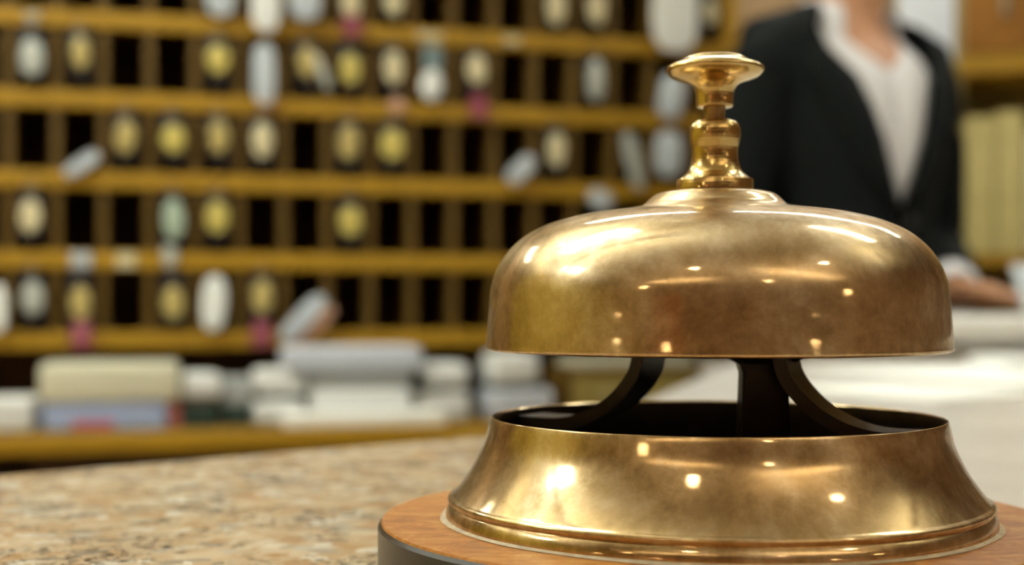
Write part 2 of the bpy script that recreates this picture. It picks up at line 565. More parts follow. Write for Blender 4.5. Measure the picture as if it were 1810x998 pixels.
# wooden plinth: worn top, dark side
bm = bmesh.new()
zt = ZB - 0.0497
lathe(bm, [(0.0, 0.0), (0.0765, 0.0), (0.0786, 0.0015), (0.0786, zt - 0.0008), (0.0779, zt)], 128)
pm, nt, b = new_mat('plinth side lacquer')
v = coord(nt)
nt.links.new(ramp(nt, noise_node(nt, v, 60), [(0.3, srgb(26, 23, 20)), (0.7, srgb(44, 39, 34))]), b.inputs['Base Color'])
b.inputs['Roughness'].default_value = 0.3
plinth = finish('plinth', bm, pm, bell, angle=30)

wm, nt, b = new_mat('worn varnished wood')
v = coord(nt)
n1 = noise_node(nt, v, 110, 9, 0.76, 1.0)
n2 = noise_node(nt, coord(nt, (1, 6, 1)), 60, 6, 0.6, 0.5)
c1 = ramp(nt, n1, [(0.33, srgb(116, 62, 10)), (0.5, srgb(184, 114, 26)), (0.66, srgb(216, 166, 92))])
c1 = mix(nt, 0.35, c1, ramp(nt, n2, [(0.35, srgb(130, 78, 30)), (0.65, srgb(206, 150, 84))]))
nt.links.new(c1, b.inputs['Base Color'])
b.inputs['Roughness'].default_value = 0.42
bp = nd(nt, 'ShaderNodeBump', Strength=0.15, Distance=0.0006)
nt.links.new(n1, bp.inputs['Height'])
nt.links.new(bp.outputs[0], b.inputs['Normal'])
bm = bmesh.new()
lathe(bm, [(0.0, zt - 0.0003), (0.0779, zt - 0.0003), (0.0776, zt + 0.0005), (0.0, zt + 0.0006)], 128)
ptop = finish('plinth_top', bm, wm, plinth)
zt += 0.0006

# pale ring of old polish around the foot
bm = bmesh.new()
seg = 160
ring_o, ring_i, ring_t = [], [], []
for k in range(seg):
    a = 2 * PI * k / seg
    w = 0.0005 + 0.0007 * noise.noise(Vector((math.cos(a) * 4, math.sin(a) * 4, 1.3)))
    ring_i.append(Vector((0.0610 * math.cos(a), 0.0610 * math.sin(a), zt + 0.0002)))
    ring_t.append(Vector((0.0630 * math.cos(a), 0.0630 * math.sin(a), zt + 0.0005)))
    ring_o.append(Vector(((0.0636 + w) * math.cos(a), (0.0636 + w) * math.sin(a), zt + 0.00005)))
loft(bm, [ring_i, ring_t, ring_o], cap=False)
finish('polish_residue', bm, M['dust'], plinth)

# flared base shell
P = [(.0517, -.0261), (.0522, -.0258), (.0526, -.0266), (.0537, -.0311), (.0551, -.0344), (.0568, -.0376), (.0588, -.0406), (.0606, -.0429), (.0614, -.0438)]
foot = [(.0621, -.0440), (.0625, -.0445), (.0625, -.0449), (.0620, -.0454), (.0619, -.0457), (.0623, -.0461), (.0628, -.0472), (.0630, -.0482), (.0630, -.0488), (.0628, -.0492)]
prof = [(r, z + ZB) for r, z in spline2(P, 6) + foot]
bm = bmesh.new()
lathe(bm, prof, 192)
finish('base_shell', bm, M['shell'], bell, angle=60)
bm = bmesh.new()
lathe(bm, [(r, z + ZB) for r, z in [(.0517, -.0261), (.0514, -.0266), (.0524, -.031), (.0545, -.036), (.058, -.042), (.060, -.046), (.0, -.0462)]], 128)
finish('base_lining', bm, M['lining'], bell, angle=60)

# dome with rolled lip
D = [(0.0535, -.0094), (.0534, -.0065), (.0531, -.003), (.0529, 0), (.0523, .0049), (.0507, .0093), (.0480, .0132), (.0440, .0166), (.0390, .0190),
     (.0340, .0205), (.0297, .0214), (.0222, .0224), (.0180, .0231), (.0166, .0237), (.0155, .0247), (.0142, .0258), (.0126, .0264), (.0100, .02675), (.006, .0269)]
outer = spline2(D, 6)
lip = [(.0519, -.0092), (.0521, -.0100), (.0527, -.01035), (.0533, -.0102), (.0536, -.0098)]
innr = [(.0060, .0255), (.0150, .0235), (.0200, .0216), (.0330, .0195), (.0430, .0155), (.0494, .009), (.0512, .003), (.0518, -.003)]
prof = [(r, z + ZB) for r, z in innr + lip + outer]
bm = bmesh.new()
lathe(bm, prof, 224)
finish('dome', bm, M['dome'], bell, angle=70)

# turned plunger housing on top
H = [(0.0, 337), (66.5, 337), (68.5, 335.5), (68.5, 319), (67.5, 317.2), (65.5, 316.6)]
Hb = [(64, 316), (56, 310.5), (48.5, 303), (43.5, 291), (41.2, 278), (41.2, 264), (43.5, 254), (45.5, 244), (45.7, 234), (44.2, 225), (39.5, 217), (33, 213.6), (28, 213), (18, 213)]
bm = bmesh.new()
lathe(bm, [(r * S, pz(y)) for r, y in H] + [(r * S, pz(y)) for r, y in spline2(Hb, 5)], 96)
finish('plunger_housing', bm, M['turned'], bell, angle=40)
bm = bmesh.new()
lathe(bm, [(18.8 * S, pz(216)), (18.8 * S, pz(196)), (19.6 * S, pz(194)), (19.6 * S, pz(184))], 48)
finish('plunger_shaft', bm, M['shaft'], bell)
K = [(0, 190), (27, 190), (31.5, 189.2), (33, 186.5), (33, 181), (33.2, 172), (34.5, 163), (38, 155), (45, 148), (55, 143.6), (66, 140.2), (78, 135.5), (85, 129.5), (87.3, 124.5), (86, 119.8), (80, 115.6),
     (68, 111), (58, 106.2), (53, 102.4), (46, 100.2), (30, 98.4), (14, 97.6), (0, 97.4)]
kk = spline2(K, 5)
bm = bmesh.new()
lathe(bm, [(max(0, r) * S if i not in (0, len(kk) - 1) else 0.0, pz(y)) for i, (r, y) in enumerate(kk)], 96)
finish('button', bm, M['turned'], bell, angle=60)

# bowed bracket legs under the dome, dark bronze straps
def strap(path, az, width, thick):
    bm = bmesh.new()
    u = Vector((math.cos(az), math.sin(az), 0))
    w = Vector((-math.sin(az), math.cos(az), 0))
    pts = spline([(r, 0, z) for r, z in path], 8)
    rings = []
    for i, p in enumerate(pts):
        t = (pts[min(i + 1, len(pts) - 1)] - pts[max(i - 1, 0)]).normalized()
        nrm = Vector((-t.z, 0, t.x))
        c = u * p.x + Vector((0, 0, p.z))
        nn = u * nrm.x + Vector((0, 0, nrm.z))
        ch = 0.0006
        ring = []
        for a, bb in ((1, 1), (-1, 1), (-1, -1), (1, -1)):
            ring.append(c + w * (a * width / 2) + nn * (bb * thick / 2))
        rings.append(ring)
    loft(bm, rings)
    es = [e for e in bm.edges if len(e.link_faces) == 2 and e.calc_face_angle(0) > 0.8]
    bmesh.ops.bevel(bm, geom=es, offset=0.0006, segments=2, affect='EDGES')
    return bm
legp = [(0.006, 0.004), (.0125, .0005), (.0158, -.006), (.0170, -.012), (.0185, -.0166), (.0222, -.0212), (.0270, -.0250), (.033, -.0278), (.040, -.0291), (.0508, -.0290)]
legp = [(r, z + ZB) for r, z in legp]
finish('leg', strap(legp, math.radians(148), 0.0125, 0.0030), M['bronze'], bell, angle=40)
finish('leg', strap(legp, math.radians(-26), 0.0125, 0.0030), M['bronze'], bell, angle=40)

# striker post with its flange
bm = bmesh.new()
px_, py_ = 0.0106, -0.004
rings = []
for z, sx, sy in ((-.0465, .0062, .0042), (-.030, .0056, .004), (-.0155, .0052, .0038), (-.0135, .0058, .004), (-.0120, .0085, .0058), (-.006, .0088, .006), (.002, .0060, .005)):
    rings.append([Vector((px_ + a * sx, py_ + bb * sy, z + ZB)) for a, bb in ((1, 1), (-1, 1), (-1, -1), (1, -1))])
loft(bm, rings)
bmesh.ops.bevel(bm, geom=[e for e in bm.edges if abs(e.verts[0].co.z - e.verts[1].co.z) > 1e-4], offset=0.0009, segments=2, affect='EDGES')
finish('striker_post', bm, M['bronze'], bell, angle=35)
bm = bmesh.new()
lathe(bm, [(0, ZB + .0265), (.004, ZB + .0265), (.004, ZB - .004), (.012, ZB - .0045), (.012, ZB + .0045), (.0042, ZB + .0055)], 32)
finish('hub', bm, M['bronze'], bell)

# ------------------------------------------------------------------ key rack with pigeonholes
RD = Vector((0.968, 0.25, 0)).normalized()           # along the rack, away to the right
RN = Vector((RD.y, -RD.x, 0))                         # out of the rack, towards the counter
RO = Vector((-0.905, 2.40, 0))
RANG = math.atan2(RD.y, RD.x)
PITCH, U0 = 0.0806, 0.054
ROW = 0.1442
ZR5 = CAMZ - 0.0625                                   # lowest rail
COL0, COL1 = -5, 16
NROW = 6
def rail_z(k):                                        # k = 5 lowest visible rail ... 1 top visible, 0 and -1 above the frame
    return ZR5 + (5 - k) * ROW
def rp(u, off, z):
    p = RO + RD * u + RN * off
    return Vector((p.x, p.y, z))
def px_u(px, off=0.0):
    """Station along the rack seen at a column of the photograph."""
    t = (px - 905) / F
    o = RO + RN * off
    return (t * o.y - o.x) / (RD.x - RD.y * t)
def py_z(u, off, py):
    o = RO + RN * off + RD * u
    return CAMZ + (540 - py) * o.y / F

DEPTH = 0.24
SHELF_Z = CAMZ - 0.2025
rack = thing('key_rack', 'large golden oak hotel key rack with rows of dark pigeonholes', 'key rack', (RO.x, RO.y, 0), RANG)
# local frame: x = u, y = -off (into the rack), z up
UL, UR = U0 + (COL0 - 0.5) * PITCH, U0 + (COL1 + 0.5) * PITCH
for k in range(5, -2, -1):
    bm = bmesh.new()
    box(bm, (UL + UR) / 2, 0.009, rail_z(k), UR - UL + 0.03, 0.018, 0.031, 0.003)
    r = finish('rail', bm, M['rail'], rack)
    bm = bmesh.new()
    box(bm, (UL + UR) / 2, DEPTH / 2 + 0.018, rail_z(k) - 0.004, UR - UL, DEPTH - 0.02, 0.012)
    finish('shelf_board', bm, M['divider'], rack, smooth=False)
ztop = rail_z(-1)
DW = 0.017
div_me = None
for i in range(COL0, COL1):
    u = U0 + (i + 0.5) * PITCH
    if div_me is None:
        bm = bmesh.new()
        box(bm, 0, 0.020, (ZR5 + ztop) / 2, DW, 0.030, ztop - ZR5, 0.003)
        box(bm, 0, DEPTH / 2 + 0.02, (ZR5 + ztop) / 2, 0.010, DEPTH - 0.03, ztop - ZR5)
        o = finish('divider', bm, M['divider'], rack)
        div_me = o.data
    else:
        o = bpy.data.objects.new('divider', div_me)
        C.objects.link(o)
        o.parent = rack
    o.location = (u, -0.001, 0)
bm = bmesh.new()
box(bm, (UL + UR) / 2, DEPTH + 0.012, (SHELF_Z + ztop) / 2, UR - UL, 0.014, ztop - SHELF_Z)
finish('back_panel', bm, M['inside'], rack, smooth=False)
for u in (UL - 0.001, UR + 0.004):
    bm = bmesh.new()
    box(bm, u, DEPTH / 2 - 0.004, (SHELF_Z + ztop) / 2 + 0.0155, 0.03, DEPTH + 0.02, ztop - SHELF_Z + 0.03, 0.003)
    finish('side_panel', bm, M['rail'], rack)
bm = bmesh.new()
box(bm, (UL + UR) / 2, DEPTH / 2 - 0.01, ztop + 0.03, UR - UL + 0.08, DEPTH + 0.06, 0.03, 0.005)
finish('cornice', bm, M['rail'], rack)
# little number plates on the rails
def rail_plate(px, k, w, h, mat):
    u = px_u(px)
    bm = bmesh.new()
    box(bm, u, -0.002, rail_z(k), w, 0.003, h, 0.001)
    finish('number_plate', bm, mat, rack)
for px, k, w, h, m_ in ((143, 4, 0.034, 0.027, 'bluewhite'), (223, 4, 0.032, 0.025, 'cream'), (760, 1, 0.05, 0.012, 'cream'), (905, 1, 0.03, 0.014, 'cream'), (57, 1, 0.025, 0.012, 'silver')):
    rail_plate(px, k, w, h, M[m_])

# back worktop under the rack, with a golden nosing and dark fronts
back = thing('back_worktop', 'low oak worktop with golden front edge under the key rack', 'worktop', (RO.x, RO.y, 0), RANG)
FO = 0.285
WR = px_u(1235)
bm = bmesh.new()
box(bm, (UL + WR) / 2, (DEPTH - FO + 0.02) / 2, SHELF_Z - 0.016, WR - UL, DEPTH + FO, 0.030)
finish('top_board', bm, M['divider'], back, smooth=False)
bm = bmesh.new()
box(bm, (UL + WR) / 2, -FO - 0.008, SHELF_Z - 0.016, WR - UL, 0.018, 0.032, 0.004)
finish('nosing', bm, M['rail'], back)
uc = px_u(50, FO)
nd_ = 4
for k in range(nd_):
    w = (WR - uc) / nd_
    bm = bmesh.new()
    box(bm, uc + (k + 0.5) * w, -FO + 0.03 + 0.2, (SHELF_Z - 0.032) / 2, w - 0.004, 0.44, SHELF_Z - 0.032)
    cb = finish('cabinet_unit', bm, M['fascia'], back, smooth=False)
    bm = bmesh.new()
    box(bm, uc + (k + 0.5) * w, -FO + 0.012, SHELF_Z / 2 - 0.04, w - 0.02, 0.016, SHELF_Z - 0.16, 0.003)
    finish('cabinet_front', bm, M['fascia'], cb)
bm = bmesh.new()
box(bm, UL + 0.02, -FO + 0.23, (SHELF_Z - 0.032) / 2, 0.04, 0.44, SHELF_Z - 0.032)
finish('end_panel', bm, M['inside'], back, smooth=False)
bm = bmesh.new()
box(bm, (UL + uc) / 2, DEPTH - 0.02, (SHELF_Z - 0.032) / 2, uc - UL - 0.02, 0.016, SHELF_Z - 0.032)
finish('modesty_panel', bm, M['fascia'], back, smooth=False)

# ------------------------------------------------------------------ key fobs and slips in the pigeonholes
ROWN = {0: 'topmost visible row', 1: 'second row from the top', 2: 'third row from the top', 3: 'second row from the bottom', 4: 'bottom row'}
ORD = ['first', 'second', 'third', 'fourth', 'fifth', 'sixth', 'seventh', 'eighth', 'ninth', 'tenth', 'eleventh', 'twelfth', 'thirteenth', 'fourteenth', 'fifteenth', 'sixteenth', 'seventeenth']

def oval(bm, w, h, t, y0, seg=28, power=2.3, mi=0, dz=0.0):
    """Oval plate with a rounded edge, lying in x-z, thickness along y."""
    def ring(s, y):
        out = []
        for k in range(seg):
            a = 2 * PI * k / seg
            c, s_ = math.cos(a), math.sin(a)
            out.append(Vector((s * w / 2 * math.copysign(abs(c) ** (2 / power), c), y, dz + s * h / 2 * math.copysign(abs(s_) ** (2 / power), s_))))
        return out
    loft(bm, [ring(0.88, y0 - t / 2), ring(1.0, y0 - t * 0.2), ring(1.0, y0 + t * 0.2), ring(0.88, y0 + t / 2)], mi=mi)

def make_fob(kind, mw, mh, dz, ribbon=False):
    """Origin at the hook on the rail face; hangs down in front of the pigeonhole."""
    root = thing('key_fob', 'x', 'key fob')
    bm = bmesh.new()
    tube(bm, [(0, -0.0003, 0.012), (0, -0.006, 0.012), (0, -0.010, 0.008), (0, -0.010, 0.003), (0, -0.006, 0.0)], 0.0014, 8)
    finish('hook', bm, M['steel'], root)
    bm = bmesh.new()
    ringp = [(0.007 * math.cos(a), -0.008 + 0.001 * math.cos(a), -0.006 + 0.007 * math.sin(a)) for a in [2 * PI * k / 16 for k in range(17)]]
    tube(bm, ringp, 0.0011, 6)
    finish('ring', bm, M['steel'], root)
    bm = bmesh.new()
    oval(bm, 0.040, 0.100, 0.008, -0.007, power=2.8, dz=-0.060)
    body = finish('key_tag', bm, M['tagdark'], root)
    bm = bmesh.new()
    oval(bm, mw, mh, 0.004, -0.0125, dz=dz)
    finish('medallion', bm, M[kind], body)
    if ribbon:
        bm = bmesh.new()
        pts = [(0, -0.009, -0.098), (0.001, -0.014, -0.110), (-0.001, -0.022, -0.125), (0.001, -0.026, -0.146)]
        rings = []
        for (x, y, z), hw in zip(pts, (0.012, 0.016, 0.017, 0.018)):
            rings.append([Vector((x + s * hw, y + e, z)) for s, e in ((1, 0.002), (-1, 0.002), (-1, -0.002), (1, -0.002))])
        loft(bm, rings)
        rb = finish('ribbon', bm, M['pink'], root)
        rb['label'] = 'claret red ribbon'
    return root

protos = {}
CNAME = {'yellow': 'bright yellow', 'gold': 'dull gold', 'cream': 'cream', 'silver': 'silver grey', 'green': 'pale green'}
def fob(row, col, kind, size=(0.034, 0.052), cy=None, ribbon=False, px=None, tilt=0.0):
    key = (kind, size, ribbon)
    z0 = rail_z(row) - 0.010
    u = U0 + col * PITCH if px is None else px_u(px, 0.01)
    if cy is None:
        dz = -0.056
    else:
        dz = py_z(u, 0.012, cy) - z0
        dz = max(-0.085, min(-0.035, dz))
    o = make_fob(kind, size[0], size[1], dz, ribbon)
    p = rp(u, 0.0045 if (row, col) in ((4, 1), (1, 0)) else 0.0, z0)   # those two hooks sit on a number plate
    o.location = p
    o.rotation_euler = (0, tilt, RANG)
    o['label'] = 'key fob, %s medallion%s, %s, %s pigeonhole from the left' % (CNAME[kind], ', claret ribbon' if ribbon else '', ROWN[row], ORD[col])
    o['group'] = 'key fobs in the rack'
    return o

# row r hangs from rail r (row 1 hangs under rail 1)
Y, G, K_, S_ = 'yellow', 'gold', 'cream', 'silver'
for row, col, kind, size, cy, rib in [
    (0, 7, K_, (.036, .060), 2, True), (0, 8, K_, (.034, .052), 2, False), (0, 12, K_, (.036, .064), 14, False), (0, 13, K_, (.036, .064), 14, False), (0, 16, K_, (.026, .050), 22, False),
    (1, 0, S_, (.040, .062), 103, False), (1, 1, G, (.030, .055), 93, False), (1, 4, Y, (.040, .050), 105, False), (1, 6, G, (.034, .056), 110, False), (1, 7, Y, (.036, .056), 122, False), (1, 8, K_, (.034, .060), 120, False),
    (1, 10, K_, (.036, .056), 122, True), (1, 13, S_, (.034, .080), 142, False),
    (2, 2, G, (.034, .058), 242, False), (2, 3, Y, (.040, .050), 245, False), (2, 4, G, (.034, .058), 242, False), (2, 5, K_, (.036, .064), 248, False), (2, 7, G, (.036, .064), 252, False), (2, 8, Y, (.044, .056), 256, False), (2, 12, K_, (.034, .064), 265, False),
    (3, 0, K_, (.036, .056), 382, False), (3, 3, 'green', (.036, .072), 388, False), (3, 4, Y, (.040, .056), 384, False), (3, 7, Y, (.040, .054), 391, False),
    (4, 0, S_, (.036, .056), 526, False), (4, 1, G, (.034, .058), 536, True), (4, 3, G, (.036, .058), 535, False), (4, 5, G, (.036, .060), 524, True)]:
    fob(row, col, kind, size, cy, rib, tilt=random.uniform(-0.04, 0.04))

def slip(px, py, w, h, mat, ang, name, label, cat, off=0.018, t=0.006, power=3.0, bend=0.0, mat2=None):
    u = px_u(px, off)
    z = py_z(u, off, py)
    bm = bmesh.new()
    oval(bm, w, h, t, 0.0, power=power)
    for v in bm.verts:
        v.co.y += bend * (v.co.z / h) ** 2
    o = finish(name, bm, M[mat])
    if mat2:
        o.data.materials.append(M[mat2])
        for p in o.data.polygons:
            if p.center.z < -h * 0.22:
                p.material_index = 1
    o.location = rp(u, off, z)
    o.rotation_euler = Matrix.Rotation(RANG, 3, 'Z').to_euler() if not ang else (Matrix.Rotation(RANG, 3, 'Z') @ Matrix.Rotation(ang, 3, 'Y')).to_euler()
    tag(o, label, cat, 'slips and tags in the key rack')
    return o

slip(390, -8, .050, .075, 'bluewhite', 0, 'card_slip', 'bluish white card end in the topmost visible row, fifth pigeonhole from the left', 'card')
slip(470, 2, .052, .110, 'white', 0, 'card_slip', 'white card in the topmost visible row, sixth pigeonhole, hanging over the rail', 'card', .03)
slip(540, -8, .056, .090, 'bluewhite', 0, 'card_slip', 'bluish white card end in the topmost visible row, seventh pigeonhole from the left', 'card', .03)
slip(1193, 24, .096, .150, 'white', 0, 'card_slip', 'biggest white card of the rack, high up just left of the bell button', 'card', .03)
slip(467, 130, .040, .110, 'bluewhite', 0, 'card_slip', 'long bluish white card, second row from the top, sixth pigeonhole', 'card', .02, mat2='white')
slip(471, 178, .030, .030, 'pinkish', 0, 'card_slip', 'small pinkish card under the long bluish white card', 'card', .012)
slip(765, 105, .036, .056, 'teal', 0, 'card_slip', 'grey teal card behind the white oval tag, second row from the top', 'card', .008)
slip(763, 150, .042, .060, 'white', 0.08, 'oval_tag', 'white oval tag in front of a grey teal card', 'tag', .022, power=2)
slip(570, 128, .014, .070, 'silver', -0.35, 'room_key', 'slanted grey key beside a gold medallion, second row from the top', 'key', .02, .004)
slip(702, 187, .030, .032, 'pinkish', 0, 'oval_tag', 'small pinkish tag on the second rail, ninth pigeonhole', 'tag', .008, .004, 2)
slip(1187, 170, .052, .090, 'bluewhite', 0.15, 'card_slip', 'white card tilted slightly, second row from the top, just left of the plunger', 'card', .02)
slip(1182, 272, .056, .090, 'bluewhite', 0, 'card_slip', 'bluish white card, third row from the top, just left of the plunger housing', 'card', .02)
slip(1120, 285, .030, .115, 'silver', -0.25, 'card_slip', 'narrow grey white slip leaning, third row from the top, fifteenth pigeonhole', 'card', .02)
slip(145, 290, .024, .070, 'bluewhite', 0.95, 'card_slip', 'small slanted white slip, third row from the top, second pigeonhole', 'card', .012)
slip(921, 300, .034, .068, 'bluewhite', 0.80, 'card_slip', 'slanted light blue slip, third row from the top, left of the bell', 'card', .022)
slip(1062, 352, .050, .036, 'bluewhite', 0.4, 'card_slip', 'pale slip just above the left slope of the dome', 'card', .01)
slip(378, 535, .044, .100, 'white', 0.06, 'oval_tag', 'bright white elongated tag in the bottom row, fifth pigeonhole from the left', 'tag', .02, power=2.6)
slip(536, 562, .034, .110, 'bluewhite', 0.75, 'card_slip', 'slanted bluish grey slip in the bottom row, seventh pigeonhole', 'card', .03)
slip(556, 576, .026, .100, 'pinkish', 0.80, 'card_slip', 'slanted pale slip under the bluish grey slip, bottom row', 'card', .02)
slip(-4, 545, .030, .085, 'white', 0, 'oval_tag', 'white tag cut by the edge of the photo, bottom row', 'tag', .02)
slip(300, 452, .026, .040, 'silver', 0, 'oval_tag', 'small grey tag on the rail under the pale green medallion', 'tag', .006, .004)

# ------------------------------------------------------------------ papers and boxes on the back worktop
def pack(px0, px1, zb, h, off, depth, mat, name, label, cat, bev=0.006, rz=0.0, label_mat=None):
    u0, u1 = px_u(px0, off + depth / 2), px_u(px1, off + depth / 2)
    bm = bmesh.new()
    w = u1 - u0
    box(bm, 0, 0, h / 2, w, depth, h, min(bev, h * 0.35))
    if label_mat:
        box(bm, w * -0.10, -depth / 2 - 0.0004, h * 0.20, w * 0.34, 0.001, h * 0.24, mi=1)
    o = finish(name, bm, [M[mat], M[label_mat]] if label_mat else M[mat])
    p = rp((u0 + u1) / 2, off, zb)
    o.location = p
    o.rotation_euler = (0, 0, RANG + rz)
    tag(o, label, cat)
    return zb + h

zs = SHELF_Z - 0.001
pack(-60, 58, zs, .052, .16, .13, 'paper_white', 'paper_stack', 'low stack of white paper at the photo edge, left of the cream block', 'paper', .010)
z = pack(75, 294, zs, .044, .15, .14, 'box_blue', 'card_box', 'flat blue box with magenta print under the cream block', 'box', .004, label_mat='magenta')
pack(68, 318, z, .064, .15, .15, 'paper_cream', 'paper_block', 'thick cream block of paper on the flat blue box', 'paper', .012)
pack(297, 318, zs, .043, .15, .12, 'red', 'booklet', 'small faded red booklet right of the flat blue box', 'book', .003)
z = pack(320, 386, zs, .040, .15, .12, 'binder', 'binder', 'dark green binder under a short white pack, right of the red booklet', 'binder', .004)
z = pack(322, 384, z, .006, .15, .11, 'inside', 'tray', 'thin dark tray between the dark green binder and a white pack', 'tray', .001)
pack(322, 392, z, .042, .15, .12, 'paper_white', 'paper_pack', 'short white pack right of the cream block', 'paper', .014)
z = pack(392, 444, zs, .034, .14, .12, 'binder', 'binder', 'dark green binder in the gap between the two white piles', 'binder', .004)
pack(392, 446, z, .044, .13, .12, 'paper_grey', 'paper_pack', 'grey pack on the dark green binder in the gap between piles', 'paper', .006)
z = pack(448, 540, zs, .042, .145, .11, 'paper_white', 'paper_pack', 'lower white pack left of the wide bluish pile', 'paper', .014)
z = pack(452, 536, z, .008, .145, .10, 'binder', 'folder', 'thin dark folder between two white packs left of the bluish pile', 'folder', .001)
pack(450, 542, z, .044, .145, .11, 'paper_white', 'paper_pack', 'upper white pack left of the wide bluish pile', 'paper', .016)
pack(500, 790, zs, .024, .247, .070, 'white', 'brochure_pile', 'bright white brochures at the very front of the worktop edge', 'brochure', .006)
z = pack(550, 726, zs, .060, .14, .12, 'paper_white', 'paper_pack', 'broad white pack behind the bright white brochures', 'paper', .010)
z = pack(545, 728, z, .030, .14, .12, 'paper_grey', 'magazine_pile', 'thin greyish magazines between the broad white pack and the bluish pile', 'magazine', .006)
pack(505, 748, z, .042, .15, .13, 'paper_blue', 'paper_pile', 'bluish white pile on top, widest of the worktop', 'paper', .012)
z = pack(734, 832, zs, .050, .13, .10, 'paper_white', 'paper_pack', 'lower white pack right of the bluish pile', 'paper', .014)
z = pack(740, 824, z, .007, .13, .09, 'binder', 'folder', 'thin dark folder between two white packs right of the bluish pile', 'folder', .001)
pack(752, 830, z, .044, .13, .10, 'paper_white', 'paper_pack', 'upper white pack right of the bluish pile', 'paper', .016)
z = pack(864, 980, zs, .054, .14, .11, 'paper_blue', 'paper_pack', 'lower bluish pack close to the left edge of the bell', 'paper', .014)
z = pack(872, 958, z, .007, .14, .10, 'binder', 'folder', 'thin dark folder between the packs closest to the bell', 'folder', .001)
pack(872, 956, z, .058, .14, .11, 'paper_white', 'paper_pack', 'upper white pack closest to the left edge of the bell', 'paper', .018)

db = thing('drawer_box', 'brown wooden drawer box with a pale sheet on top, seen between dome and base', 'drawer box', rp((px_u(990, .1) + px_u(1225, .1)) / 2, .08, zs), RANG)
wb = px_u(1225, .1) - px_u(990, .1)
bm = bmesh.new()
box(bm, 0, 0, 0.045, wb, 0.16, 0.09, 0.003)
finish('case', bm, M['divider'], db)
for kx in (-1, 1):
    bm = bmesh.new()
    box(bm, kx * wb * 0.245, -0.082, 0.040, wb * 0.46, 0.008, 0.062, 0.002)
    d_ = finish('drawer', bm, M['khaki_dark'], db)
    bm = bmesh.new()
    ellipsoid(bm, (kx * wb * 0.245, -0.092, 0.042), (.007, .008, .007), 14, 8)
    finish('knob', bm, M['lampmetal'], d_)
p = rp((px_u(990, .1) + px_u(1225, .1)) / 2, .09, zs + 0.0905)
bm = bmesh.new()
box(bm, 0, 0, 0.006, wb * 0.9, 0.12, 0.012, 0.001)
o = finish('paper_sheets', bm, M['paper_cream'])
o.location = p
o.rotation_euler = (0, 0, RANG)
tag(o, 'pale sheets lying on the brown drawer box under the key rack', 'paper')

# ------------------------------------------------------------------ bookcase and notice board behind the person
bc = thing('bookcase', 'golden brown wooden bookcase with closed upper door, behind the person', 'bookcase', (0.975, 2.98, 0), -0.3)
W, Dp = 0.9, 0.26
def bpart(name, cx, cy, cz, sx, sy, sz, mat, parent=bc, bev=0.003):
    bm = bmesh.new()
    box(bm, cx, cy, cz, sx, sy, sz, bev)
    return finish(name, bm, M[mat], parent)
bpart('side_panel', 0.007, Dp / 2, 1.0, 0.014, Dp, 2.0, 'khaki_dark')
bpart('side_panel', W - 0.007, Dp / 2, 1.0, 0.014, Dp, 2.0, 'rail')
bpart('back_panel', W / 2, Dp - 0.006, 1.0, W - 0.04, 0.012, 1.96, 'khaki_dark')
z120 = CAMZ + 0.525
bpart('shelf', W / 2, Dp / 2 - 0.01, z120, W - 0.02, Dp, 0.045, 'rail')
for zz in (CAMZ + 0.10, CAMZ - 0.26, CAMZ - 0.6, 0.05, 1.98):
    bpart('shelf', W / 2, Dp / 2, zz, W - 0.04, Dp - 0.02, 0.026, 'rail')
dr = bpart('door', W / 2, 0.0, (z120 + 0.024 + 1.96) / 2, W - 0.03, 0.02, 1.96 - z120 - 0.03, 'caramel')
bpart('handle', 0.1, -0.02, z120 + 0.14, 0.012, 0.02, 0.08, 'lampmetal', dr)
x = 1.003
files = [('khaki', .062, .30), ('khaki', .058, .31), ('cream', .050, .27), ('khaki_dark', .055, .30), ('khaki', .062, .31), ('cream', .055, .28)]
names = ['first', 'second', 'third', 'fourth', 'fifth', 'sixth']
for i, (m_, w, h) in enumerate(files):
    bm = bmesh.new()
    box(bm, 0, 0, h / 2, w, 0.22, h, 0.004)
    o = finish('box_file', bm, M[m_])
    o.location = Vector((0.975, 2.98, 0)) + Matrix.Rotation(-0.3, 3, 'Z') @ Vector((x - 0.985 + w / 2, 0.118, CAMZ + 0.1135))
    o.rotation_euler = (0, 0, -0.3)
    tag(o, 'box file on the bookcase shelf behind the person, %s from its left end' % names[i], 'box file', 'box files in the bookcase')
    x += w + 0.004
bm = bmesh.new()
box(bm, 0, 0, 0.05, 0.20, 0.2, 0.10, 0.01)
o = finish('paper_stack', bm, M['pinkish'])
o.location = Vector((0.975, 2.98, 0)) + Matrix.Rotation(-0.3, 3, 'Z') @ Vector((0.17, 0.13, CAMZ - 0.2465))
o.rotation_euler = (0, 0, -0.3)
tag(o, 'pinkish stack of paper on the bookcase shelf below the box files', 'paper')

nb = thing('notice_board', 'bright white notice board on the wall above the far shoulder', 'notice board', (1.05, RY1 - 0.001, CAMZ + 0.56))
bm = bmesh.new()
box(bm, 0, -0.012, 0.30, 0.19, 0.02, 0.60, 0.002)
finish('board', bm, M['board'], nb)
bm = bmesh.new()
for cx, cz, sx, sz in ((0, 0.0, 0.21, 0.014), (0, 0.60, 0.21, 0.014), (-0.1, 0.30, 0.014, 0.6), (0.1, 0.30, 0.014, 0.6)):
    box(bm, cx, -0.014, cz, sx, 0.026, sz)
finish('frame', bm, M['lampmetal'], nb, smooth=False)

# ------------------------------------------------------------------ the receptionist
person = thing('person', 'person in a dark jacket and open white collared shirt standing behind the bell', 'person', (0.56, 2.25, 0), math.radians(30))
person.scale = (1, 1, 0.995)

